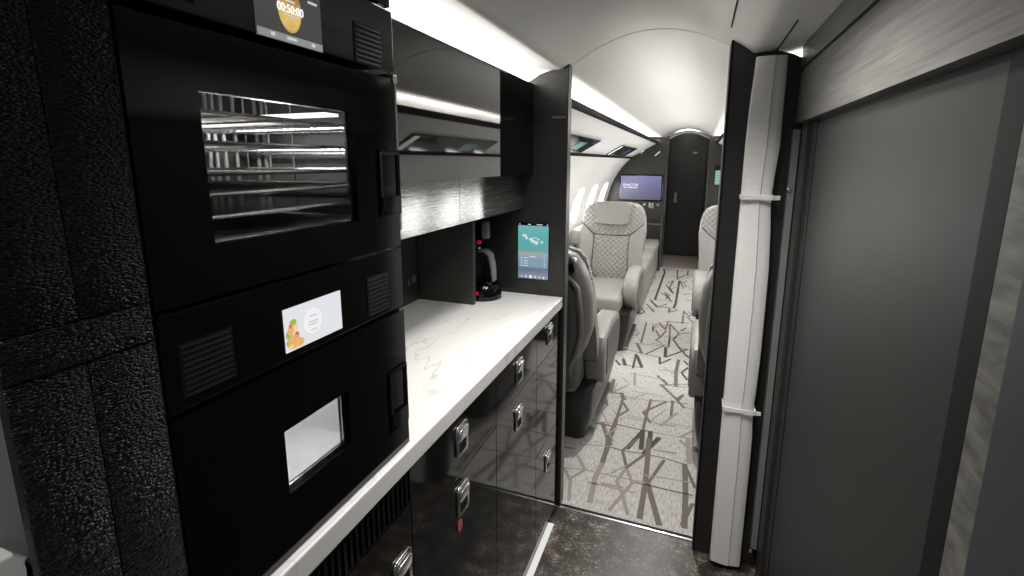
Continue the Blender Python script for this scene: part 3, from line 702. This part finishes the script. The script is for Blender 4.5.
for x, ww, z, hh in marks: obj('icon', bx(BM(), x-ww, x+ww, y_-.0012, y_-.0007, z-hh, z+hh), ICW, s)
bm = BM(); bx(bm, -.672, -.552, y_-.0007, y_-.0004, 1.074, 1.108)
obj('menu_panel', bm, emis('menu_blue', (.22, .33, .43), .9), s)

# ------------------------------------------------------------------ galley right wall
YH0 = .10
struct('wall_right', bx(BM(), .276, .34, YH0, 1.799, 1.618, 1.776), WOOD_LIT, 'grey-brown veneer header panel with light in its colour along the right wall')
struct('wall_right.001', bx(BM(), .276, .34, YH0, 1.799, 1.785, 2.05), WOOD_LIT, 'upper veneer panel above the header seam on the right')
struct('wall_right.002', bx(BM(), .302, .34, YH0, 1.799, 1.777, 1.785), BLACK_MATTE)
struct('wall_right.003', bx(BM(), .335, .36, -.6, 1.80, 0, 1.99), BLACK_MATTE)
struct('door_1', bx(BM(), .300, .330, .690, 1.585, .02, 1.607, bev=.001), DOORPANEL, 'large smooth smoked grey closet panel on the right')
struct('trim_24', bx(BM(), .303, .335, .60, 1.70, 1.6075, 1.6175), BLACK_MATTE)  # black strip standing in for the shadow under the header
struct('trim_8', bx(BM(), .290, .335, 1.68, 1.760, 0, 1.6175, bev=.001), WOOD, 'dark veneer post beside the folded curtain')
struct('trim_9', bx(BM(), .297, .335, 1.587, 1.676, 0, 1.6175, bev=.001), WOOD_B)
struct('trim_10', bx(BM(), .2995, .3015, 1.672, 1.676, 0, 1.612), SATIN, 'hairline metal edge on the veneer post')
struct('trim_11', bx(BM(), .299, .335, .6455, .6895, 0, 1.607, bev=.001), BLACK_MATTE)
struct('trim_12', bx(BM(), .2985, .335, .583, .645, 0, 1.6175, bev=.001), STRIPREFL, 'streaked pale reflection band at the right edge')  # streaky reflection at the panel edge, built as a solid coloured strip
struct('trim_13', bx(BM(), .290, .335, -.6, .5825, 0, 1.6175), BLUEGREY)
o = thing('mirror_strip', 'narrow mirror-like strip between the dark bulkhead and the veneer post', 'strip', (.285, 1.78, 0))
box('strip', pmat('mirror_strip', (.26, .26, .255), .3, .2), o, .268, .288, 1.762, 1.796, .10, 1.600, bev=.001)
box('catch', CHROME, o, .262, .274, 1.757, 1.764, .085, .098, bev=.002)
box('catch', CHROME, o, .266, .278, 1.757, 1.764, 1.405, 1.418, bev=.002)

# ------------------------------------------------------------------ curtain
t = thing('folded_curtain', 'white curtain folded flat and tied with two straps beside the right closet', 'curtain', (.187, 1.75, 0))
zs = [.022, .1, .25, .40, .55, .62, .645, .655, .67, .72, .85, 1.0, 1.15, 1.28, 1.36, 1.385, 1.40, 1.45, 1.55, 1.68, 1.79, 1.822]
def cw(z):
    # narrower where the straps cinch it
    k = 1 - .13*math.exp(-((z-1.388)/.13)**2) - .06*math.exp(-((z-.652)/.08)**2) - (.04 if z > 1.6 else 0)
    return k
bm = BM(); rings = []
for i, z in enumerate(zs):
    k = cw(z); x0, x1 = .135+max(0, z-1.62)*.055, .2365
    x1 = x0 + (x1-x0)*k; W = x1-x0; top = .006 if z > 1.80 else 0
    front = 1.738 - .006*math.sin(z*2.2) ; d = .05*(k**.5)
    pl = [(x0, 1.775), (x0, front+.012), (x0+.004, front+.007), (x0+W*.30, front+.002), (x0+W*.60, front), (x0+W*.63, front+.0035), (x0+W*.80, front+.006), (x1-.004, front+.010), (x1, front+.014), (x1, 1.778), (x1-.01, 1.785), (x0+.01, 1.785)]
    rings.append([(x, y+top, z) for x, y in pl])
loft(bm, rings)
obj('cloth', bm, CURT, t, smooth=True)
for z in (1.388, .652):
    k = cw(z); x0 = .135; x1 = x0+.1015*k
    bm = BM()
    bx(bm, x0-.005, x1+.006, 1.722, 1.7265, z-.007, z+.007, bev=.001)
    bx(bm, x0-.003, x0-.0005, 1.722, 1.79, z-.006, z+.006); bx(bm, x1+.002, x1+.006, 1.722, 1.79, z-.007, z+.007)
    bx(bm, x1+.004, x1+.022, 1.7255, 1.730, z-.007, z+.007, bev=.001)
    obj('strap', bm, CURT, t)

# ------------------------------------------------------------------ cabin shell
def side(s, nm, nv):
    X = lambda u: XC + s*u
    # sloping service panel, rail, curved sidewall
    pr = [(.39, 1.757), (.56, 1.665), (.728, 1.567)]
    bm = BM(); loft(bm, [[(X(u), y, z) for u, z in pr] + [(X(u+.01), y, z+.02) for u, z in reversed(pr)] for y in (YB+.043, YT)])
    struct(nm, bm, SIDEW, smooth=True, label='sloping white panel under the cove on the %s side of the cabin' % ('left' if s < 0 else 'right'))
    pr = [(.735, 1.553)]
    for i in range(1, 15):
        a = math.radians(46.5 - i*46.5/14); pr.append((RF*math.cos(a), ZF+RF*math.sin(a)))
    pr += [(1.075, .62), (1.055, .3), (1.01, 0)]
    bm = BM(); loft(bm, [[(X(u), y, z) for u, z in pr] + [(X(u+.02), y, z) for u, z in reversed(pr)] for y in (YB+.043, YT)])
    struct(nm, bm, SIDEW, smooth=True, label='curved white cabin sidewall with windows on the %s' % ('left' if s < 0 else 'right'))
    bm = BM(); prism(bm, [(X(.372), 1.752), (X(.39), 1.745), (X(.395), 1.778), (X(.378), 1.784)], lambda u, v, w: (u, w, v), YB+.043, YT)
    struct('trim_%d' % nv, bm, VAL, label='dark grey valance strip below the ceiling cove')
    bm = BM(); prism(bm, [(X(.712), 1.553), (X(.730), 1.545), (X(.742), 1.567), (X(.722), 1.574)], lambda u, v, w: (u, w, v), YB+.043, YT)
    struct('trim_%d' % (nv+1), bm, VAL, label='grey rail along the top of the sidewall')
    # reading-light and service panels
    nrm = Vector((s*-.49, 0, -.872)).normalized()
    def slope(f, y, off):   # f 0 top .. 1 bottom
        u = .39+(.728-.39)*f; z = 1.757+(1.567-1.757)*f
        return (X(u)+nrm.x*off, y, z+nrm.z*off)
    for (ya, yb) in ((2.55, 3.86), (5.0, 6.3)):
        g = thing('service_panel', ('glossy black overhead service panel with a teal reflection above the near %s seats' if ya < 4 else 'glossy black overhead service panel farther aft on the %s side') % ('left' if s < 0 else 'right'), 'panel', slope(.7, (ya+yb)/2, 0), 'overhead service panels')
        bm = BM(); loft(bm, [[slope(.47, y, .001), slope(.94, y, .001), slope(.94, y, .008), slope(.47, y, .008)] for y in (ya, yb)])
        obj('panel', bm, BLACK_GLASS, g)
        bm = BM(); loft(bm, [[slope(.60, y, .008), slope(.84, y, .008), slope(.84, y, .0095), slope(.60, y, .0095)] for y in (yb-.52, yb-.30)])
        obj('display', bm, emis('teal_reflection' if ya < 4 else 'navy_reflection', (.02, .16, .17) if ya < 4 else (.03, .035, .10), 1.0), g)  # glowing patch standing in for coloured reflections on the black gloss
        bm = BM(); loft(bm, [[slope(.50, y, .008), slope(.92, y, .008), slope(.92, y, .010), slope(.50, y, .010)] for y in (ya+.03, ya+.09)])
        obj('light_bar', bm, emis('warm_white_bar', (1, 1, .98), 1.2), g)
    # windows
    def surf(y, z, off):
        u = math.sqrt(RF*RF-(z-ZF)**2); n = Vector((-s*u, 0, -(z-ZF))).normalized()
        return (X(u)+n.x*off, y, z+n.z*off)
    for k in range(6):
        yc = (2.95 + .75*k) if s < 0 else (2.66 + .715*k); zc = 1.03; n = 28
        def ring(a, b, off):
            return [surf(yc+a*math.copysign(abs(math.cos(q))**.8, math.cos(q)), zc+b*math.copysign(abs(math.sin(q))**.8, math.sin(q)), off) for q in [2*PI*j/n for j in range(n)]]
        idx = (1 if s < 0 else 7)+k
        bm = BM(); loft(bm, [ring(.20, .225, -.004), ring(.19, .215, .004), ring(.175, .20, .004), ring(.155, .18, -.002)], cap=False)
        wf = struct('window_%d' % idx, bm, SIDEW, smooth=True, label='oval cabin window on the %s side' % ('left' if s < 0 else 'right'))
        bm = BM(); r1 = ring(.168, .192, .002); c = bm.verts.new(surf(yc, zc, .002)); vs = [bm.verts.new(p) for p in r1]
        for j in range(n): bm.faces.new((c, vs[j], vs[(j+1) % n]))
        obj('pane', bm, WINGLOW, wf)
    # side ledge
    l = thing('side_ledge', 'side ledge with a dark top along the %s cabin wall' % ('left' if s < 0 else 'right'), 'ledge', (X(1.0), 3.5, .60))
    bm = BM(); prism(bm, [(X(.93), .30), (X(1.055), .30), (X(1.07), .66), (X(.93), .66)], lambda u, v, w: (u, w, v), YB+.06, 4.72)
    obj('body', bm, LEATHER, l)
    bm = BM(); prism(bm, [(X(.92), .661), (X(1.068), .661), (X(1.064), .70), (X(.92), .69)], lambda u, v, w: (u, w, v), YB+.06, 4.72)
    obj('top', bm, WOOD_B, l)
side(-1, 'wall_left.002', 20); side(1, 'wall_right.004', 22)

# ------------------------------------------------------------------ tail partition, door
def ztail(x): return min(ceil_z(abs(x-XC))+.004, hull_z(abs(x-XC))+.02) if abs(x-XC) < .40 else hull_z(abs(x-XC))+.0
bulkhead('wall_back', XC-1.075, -.425, YT, YT+.05, WOOD_T, ztail, 'dark veneer tail partition carrying the monitor')
bulkhead('wall_back.001', .125, XC+1.075, YT, YT+.05, WOOD_T, ztail, 'dark veneer tail partition on the right')
struct('trim_14', bx(BM(), -.425, -.412, YT-.01, YT+.06, 0, 1.86, bev=.003), WOOD, 'left jamb of the tail doorway')
struct('trim_15', bx(BM(), .112, .125, YT-.01, YT+.06, 0, 1.85, bev=.003), WOOD, 'right jamb of the tail doorway')
bulkhead('wall_back.002', -.9, .6, Y8, Y8+.05, WOOD_T, lambda x: ceil_z(abs(x-XC))-.02 if abs(x-XC) > .34 else 1.945-1.15*(x-XC)**2, 'dark wall at the very end of the aisle')
struct('wall_back.003', bx(BM(), -.93, -.88, YT+.05, Y8, 0, 1.80), WOOD_T); struct('wall_back.004', bx(BM(), .58, .63, YT+.05, Y8, 0, 1.80), WOOD_T)
d = struct('door_2', bx(BM(), -.44, .10, Y8-.02, Y8-.001, .02, 1.55, bev=.004), WOOD_T, 'dark lavatory door at the end of the aisle')
box('handle', SATIN, d, -.345, -.300, Y8-.035, Y8-.02, .86, 1.02, bev=.006)
o = obj('ceiling_plate', bx(BM(), -.105, -.035, Y8-.008, Y8-.0003, 1.630, 1.655, bev=.002), SATIN); tag(o, 'small pale plate above the tail door', 'plate')
o = obj('low_post', bx(BM(), -.437, -.418, YT-.35, YT-.012, .02, .75, bev=.004), WOOD_G); tag(o, 'low grey end panel at the foot of the tail doorway', 'panel')

t = thing('monitor', 'wall monitor glowing purple-blue on the tail partition', 'monitor', (-.76, YT, .96))
box('bezel', BLACK_GLASS, t, -1.062, -.462, YT-.03, YT-.0003, .948, 1.325, bev=.004)
s = box('screen', gradient_emis('purple_picture', [(0, (.13, .13, .22)), (.3, (.15, .15, .30)), (.7, (.20, .20, .44)), (1, (.26, .25, .52))], 'Z', .02, .35, .72), t, -1.045, -.482, YT-.0315, YT-.030, .968, 1.305)
obj('logo_text', text_bm('PRAETOR', .050, lambda u, v, w: (-.905+u, YT-.033-w, 1.175+v), xs=1.0), TVTXT, s)
obj('logo_subtext', text_bm('BY EMBRAER', .034, lambda u, v, w: (-.905+u, YT-.033-w, 1.138+v), xs=1.0), TVTXT, s)
t = thing('control_plate', 'small square switch with two round buttons under the purple monitor', 'switch', (-.61, YT, .86))
box('switch', STEEL, t, -.640, -.575, YT-.010, YT-.0003, .845, .925, bev=.004)
for x in (-.700, -.515): obj('button', disc(BM(), (x, YT-.006, .900), .020, .010, 'y', 16), STEEL, t)
for x in (-.745, -.565):
    bm = BM(); p = [(x-.045, 1.625), (x-.035, 1.618), (x+.045, 1.70), (x+.035, 1.708)]
    if x > -.6: p = [(x-.03, 1.590), (x-.02, 1.583), (x+.045, 1.640), (x+.035, 1.648)]
    prism(bm, p, lambda u, v, w: (u, w, v), YT-.006, YT-.0003)
    o = obj('wall_light', bm, emis('slim_light', (1, .98, .95), .9))
    tag(o, 'slanted bright light slot above the monitor, the one nearer the %s' % ('sidewall' if x < -.6 else 'doorway'), 'light', 'slanted light slots')
t = thing('exit_sign', 'small pale green sign on the right of the tail doorway', 'sign', (.25, YT, 1.2))
box('case', BLACK_MATTE, t, .205, .300, YT-.03, YT-.0003, 1.19, 1.46, bev=.004)
s = box('face', emis('green_face', (.30, .52, .36), .9), t, .212, .293, YT-.032, YT-.030, 1.20, 1.385)
bm = BM()
for k in range(5): bx(bm, .218, .287, YT-.0335, YT-.032, 1.215+k*.034, 1.225+k*.034)
obj('bars', bm, emis('green_bars', (.12, .30, .18), .9), s)
t = thing('side_shelf', 'dark cabinet with a bright edge between the divan and the tail partition', 'cabinet', (-.62, YT-.1, .45))
box('body', WOOD_T, t, -.95, -.442, YT-.14, YT-.001, .02, .64, bev=.003)
box('edge', STEEL, t, -.95, -.440, YT-.146, YT-.139, .632, .642)

# divan
t = thing('divan', 'long pale leather divan along the left wall aft of the seats', 'divan', (-.80, 5.9, 0))
box('base', LEATHER, t, -1.17, -.452, 4.78, 7.04, .03, .31, bev=.015)
box('plinth', SEATBASE, t, -1.15, -.475, 4.80, 7.02, .004, .03)
for k in range(3):
    y0 = 4.78+k*.753; box('seat_cushion', LEATHER, t, -1.10, -.445, y0+.004, y0+.75, .31, .43, bev=.03, smooth=True)
    o = box('back_cushion', LEATHER, t, -1.20, -1.04, y0+.004, y0+.75, .36, .82, bev=.04, smooth=True)

# ------------------------------------------------------------------ seats (local frame: sitter faces +Y)
def lring(z, yc, hw, ht, r):
    return [(u, yc+v, z) for u, v in rrect(hw, ht, r, 4)]
def front(z):   # y of the back-rest front surface
    pts = [(.40, -.31), (.60, -.325), (.90, -.385), (1.05, -.42), (1.18, -.445)]
    for (a, ya), (b, yb) in zip(pts, pts[1:]):
        if z <= b: return ya+(yb-ya)*(z-a)/(b-a)
    return pts[-1][1]
def panel_on_back(bm, outline, off0, off1, bev=.008, nsub=4):
    """outline in (x,z), laid on the sloping front surface"""
    prism(bm, outline, lambda u, v, w: (u, front(v)+w, v), off0, off1, bev)
    return bm
def dens(poly, step=.05):
    out = []
    for i, (a, b) in enumerate(zip(poly, poly[1:]+poly[:1])):
        n = max(1, int(math.hypot(b[0]-a[0], b[1]-a[1])/step))
        for k in range(n): out.append((a[0]+(b[0]-a[0])*k/n, a[1]+(b[1]-a[1])*k/n))
    return out
REC = 0.0
def front(z):
    pts = [(.40, -.31), (.60, -.325), (.90, -.385), (1.05, -.42), (1.18, -.445)]
    for (a, ya), (b, yb) in zip(pts, pts[1:]):
        if z <= b: break
    else: a, ya, b, yb = pts[-2][0], pts[-2][1], pts[-1][0], pts[-1][1]
    return ya+(yb-ya)*(min(z, 1.18)-a)/(b-a) - REC*max(0, z-.42)
def lring(z, yc, hw, ht, r):
    return [(u, yc+v-REC*max(0, z-.42), z) for u, v in rrect(hw, ht, r, 4)]
def make_seat(label):
    t = thing('cabin_seat', label, 'seat', (0, 0, 0), 'leather cabin seats')
    bm = BM()
    rows = [(.33, -.40, .203, .105, .05), (.50, -.42, .204, .10, .06), (.60, -.425, .25, .095, .06), (.72, -.44, .288, .09, .06), (.90, -.475, .30, .085, .06), (1.02, -.505, .29, .075, .06),
            (1.09, -.52, .272, .068, .06), (1.135, -.53, .245, .058, .05), (1.16, -.535, .20, .045, .04), (1.17, -.537, .14, .03, .03)]
    loft(bm, [lring(*r) for r in rows]); obj('backrest', bm, LEATHER_D, t, smooth=True)
    bm = BM(); loft(bm, [lring(z, y-.012, hw*.85, ht, r) for z, y, hw, ht, r in ((.36, -.408, .25, .105, .04), (.56, -.42, .255, .10, .05), (.70, -.44, .29, .095, .05), (.84, -.462, .295, .09, .05), (.98, -.495, .285, .08, .05), (1.015, -.505, .25, .072, .03))])
    p = obj('back_panel', bm, PANEL_D, t, smooth=True, label='darker inset panel on the rear of the seat')
    bm = BM(); path = [(-.178, .36), (-.180, .50), (-.22, .6), (-.25, .72), (-.255, .84), (-.25, .98), (-.215, 1.03), (-.14, 1.04), (.14, 1.04), (.215, 1.03), (.25, .98), (.255, .84), (.25, .72), (.22, .6), (.180, .50), (.178, .36)]
    def rear(z):
        pts = [(.34, -.520), (.6, -.532), (.84, -.558), (.98, -.577), (1.04, -.585)]
        for (a, ya), (b, yb) in zip(pts, pts[1:]):
            if z <= b: return ya+(yb-ya)*(z-a)/(b-a)
        return pts[-1][1]
    tube(bm, [(x, rear(z)-REC*(z-.42), z) for x, z in path], .012, 8); obj('back_piping', bm, LEATHER_D, t, smooth=True)
    ry = -REC*.64
    b = obj('release_latch', bx(BM(), .20, .25, -.60+ry, -.575+ry, 1.10, 1.13, bev=.006), CHROME, t, smooth=True)
    obj('grip', bx(BM(), .205, .245, -.605+ry, -.585+ry, 1.065, 1.10, bev=.004), BLACK_GLASS, b)
    # front cushions
    side_l = dens([(-.285, .46), (-.165, .46), (-.165, .865), (-.285, .975)])
    for sgn in (-1, 1):
        bm = BM(); panel_on_back(bm, [(sgn*x, z) for x, z in side_l], -.03, .035, .018); obj('side_bolster', bm, LEATHER, t, smooth=True)
    bm = BM(); panel_on_back(bm, dens([(-.16, .46), (.16, .46), (.16, .862), (-.16, .862)]), -.03, .022, .010); obj('quilted_panel', bm, QUILT, t, smooth=True, label='hexagon quilted lower back cushion')
    up = dens([(-.285, .985), (-.165, .872), (.165, .872), (.285, .985), (.27, 1.10), (.235, 1.145), (.16, 1.165), (-.16, 1.165), (-.235, 1.145), (-.27, 1.10)], .06)
    bm = BM(); panel_on_back(bm, up, -.03, .022, .012); obj('quilted_panel', bm, QUILT, t, smooth=True, label='quilted shoulder cushion')
    bm = BM(); panel_on_back(bm, dens([(-.165, 1.18), (-.145, .975), (.145, .975), (.165, 1.18)]), -.02, .062, .016); obj('headrest', bm, LEATHER, t, smooth=True)
    # seat cushion
    bm = BM(); bx(bm, -.205, .205, -.36, .40, .33, .46, bev=.035, seg=4)
    for v in bm.verts:
        if v.co.z > .40: v.co.z += .012*math.cos(v.co.x*7)+.01*(v.co.y+.2)
    obj('seat', bm, LEATHER, t, smooth=True)
    obj('leg_rest', bx(BM(), -.205, .205, .36, .425, .13, .325, bev=.02, seg=3), LEATHER, t, smooth=True)
    bm = BM(); loft(bm, [lring(z, y, hw, ht, .05) for z, y, hw, ht in ((.006, -.03, .235, .38), (.06, -.03, .25, .40), (.20, -.04, .275, .43), (.34, -.04, .285, .44))])
    obj('base', bm, SEATBASE, t, smooth=True)
    bm = BM(); prism(bm, [(-.30, .012), (.30, .012), (.30, .03), (-.30, .03)], lambda u, v, w: (w, u, v), -.27, .27); obj('floor_track', bm, STEEL, t)
    arm = [(-.33, .33), (-.345, .44), (-.34, .52), (-.31, .585), (-.24, .615), (-.10, .635), (.10, .62), (.18, .59), (.225, .53), (.235, .46), (.21, .37), (.16, .31), (-.28, .30)]
    for sgn in (-1, 1):
        bm = BM(); prism(bm, arm, lambda u, v, w: (sgn*w, u, v), .207, .315, .018)
        a = obj('armrest', bm, LEATHER_D if REC > .1 else LEATHER, t, smooth=True)
        inner = [(-.25, .345), (-.25, .565), (-.10, .59), (.08, .58), (.16, .55), (.19, .48), (.17, .40), (.12, .345)]
        bm = BM(); prism(bm, inner, lambda u, v, w: (sgn*w, u, v), .3145, .319); obj('side_shade', bm, SIDE_SHADE, a, label='shaded aisle face of the armrest, in a darker brown')  # thin darker sheet: shade of the aisle face put into its colour
        bm = BM(); prism(bm, rrect(.012, .030, .010), lambda u, v, w: (sgn*.262+u, w, .49+v), -.350, -.336); q = obj('recess', bm, CHROME, a, smooth=True)
        bm = BM(); prism(bm, rrect(.007, .024, .006), lambda u, v, w: (sgn*.262+u, w, .49+v), -.352, -.350); obj('slot', bm, BLACK_MATTE, q)
    return t
def kids(o): return [c for c in bpy.data.objects if c.parent == o]
def dup(root, label, loc, rz):
    def cp(o, par):
        c = o.copy(); COL.objects.link(c); c.parent = par
        for k in kids(o): cp(k, c)
        return c
    ch = list(kids(root))
    r = root.copy(); COL.objects.link(r)
    for k in ch: cp(k, r)
    r['label'] = label; r.location = loc; r.rotation_euler = (0, 0, rz); return r
REC = .27
s1 = make_seat('near left cabin seat seen from behind, its grey shell beside the bulkhead')
REC = .04
s2 = make_seat('cream quilted cabin seat facing the camera on the left of the aisle'); s2.location = (-.715, 4.08, .004); s2.rotation_euler = (0, 0, PI)
s3 = dup(s1, 'near right cabin seat seen from behind, half hidden by the dark bulkhead', (.338, 2.80, .004), 0)
s4 = dup(s2, 'quilted cabin seat facing the camera on the right of the aisle', (.335, 4.08, .004), PI)
s1.location = (-.725, 2.80, .004)
for s_ in (s1, s2, s3, s4): s_.scale = (1, 1, .96)

# ------------------------------------------------------------------ lights
def area(name, loc, size, power, rot=(0, 0, 0), sy=None, col=(1, .97, .93), spread=None):
    l = bpy.data.lights.new(name, 'AREA'); l.energy = power; l.color = col; l.size = size
    if sy: l.shape = 'RECTANGLE'; l.size_y = sy
    if spread: l.spread = spread
    o = bpy.data.objects.new(name, l); COL.objects.link(o); o.location = loc; o.rotation_euler = rot
    return o
for s in (-1, 1):   # cabin coves, above the valances, shining up and inwards
    area('cove_light', (XC+s*.475, 5.27, 1.750), .06, 15, (0, PI + s*.10, 0), 3.8)
    area('cove_light', (XC+s*.475, 2.64, 1.750), .06, 10, (0, PI + s*.10, 0), 1.4)
area('galley_cove_light', (-.80, 1.31, 1.765), .10, 9, (0, PI+.75, 0), 1.02)
area('galley_fill', (-.42, 1.25, 1.83), .12, 4.6, (0, 0, 0), .9, spread=2.1)  # unseen lamp added over the counter to brighten it
area('galley_fill', (.02, 1.05, 1.90), .12, 11, (0, 0, 0), .5, spread=2.2)  # unseen lamp added to brighten the curtain and header
for y, p in ((2.9, 12), (4.4, 7), (5.9, 7)):  # spots added to brighten carpet and cabin, with no fixtures in the ceiling
    l = bpy.data.lights.new('cabin_fill', 'SPOT'); l.energy = p*8; l.spot_size = 2.5; l.spot_blend = 1; l.shadow_soft_size = .02
    l.color = (1, .97, .93); o = bpy.data.objects.new('cabin_fill', l); COL.objects.link(o); o.location = (XC, y, 1.945)
area('vestibule_fill', (-.35, -.25, 1.88), .2, 3.5, (0, 0, 0), .3, spread=2.4)  # unseen lamp added to lift the grey wall at far left
area('oven_light', (-.70, .64, 1.60), .24, 2.6, (-.3, 0, 0), .05)
area('microwave_light', (-.65, .53, 1.185), .12, 1.9, (0, 0, 0), .12)
area('tail_fill', (XC, 7.75, 1.90), .2, 2.2, (0, PI, 0), .2)  # added lamp that brightens the ceiling beyond the tail partition
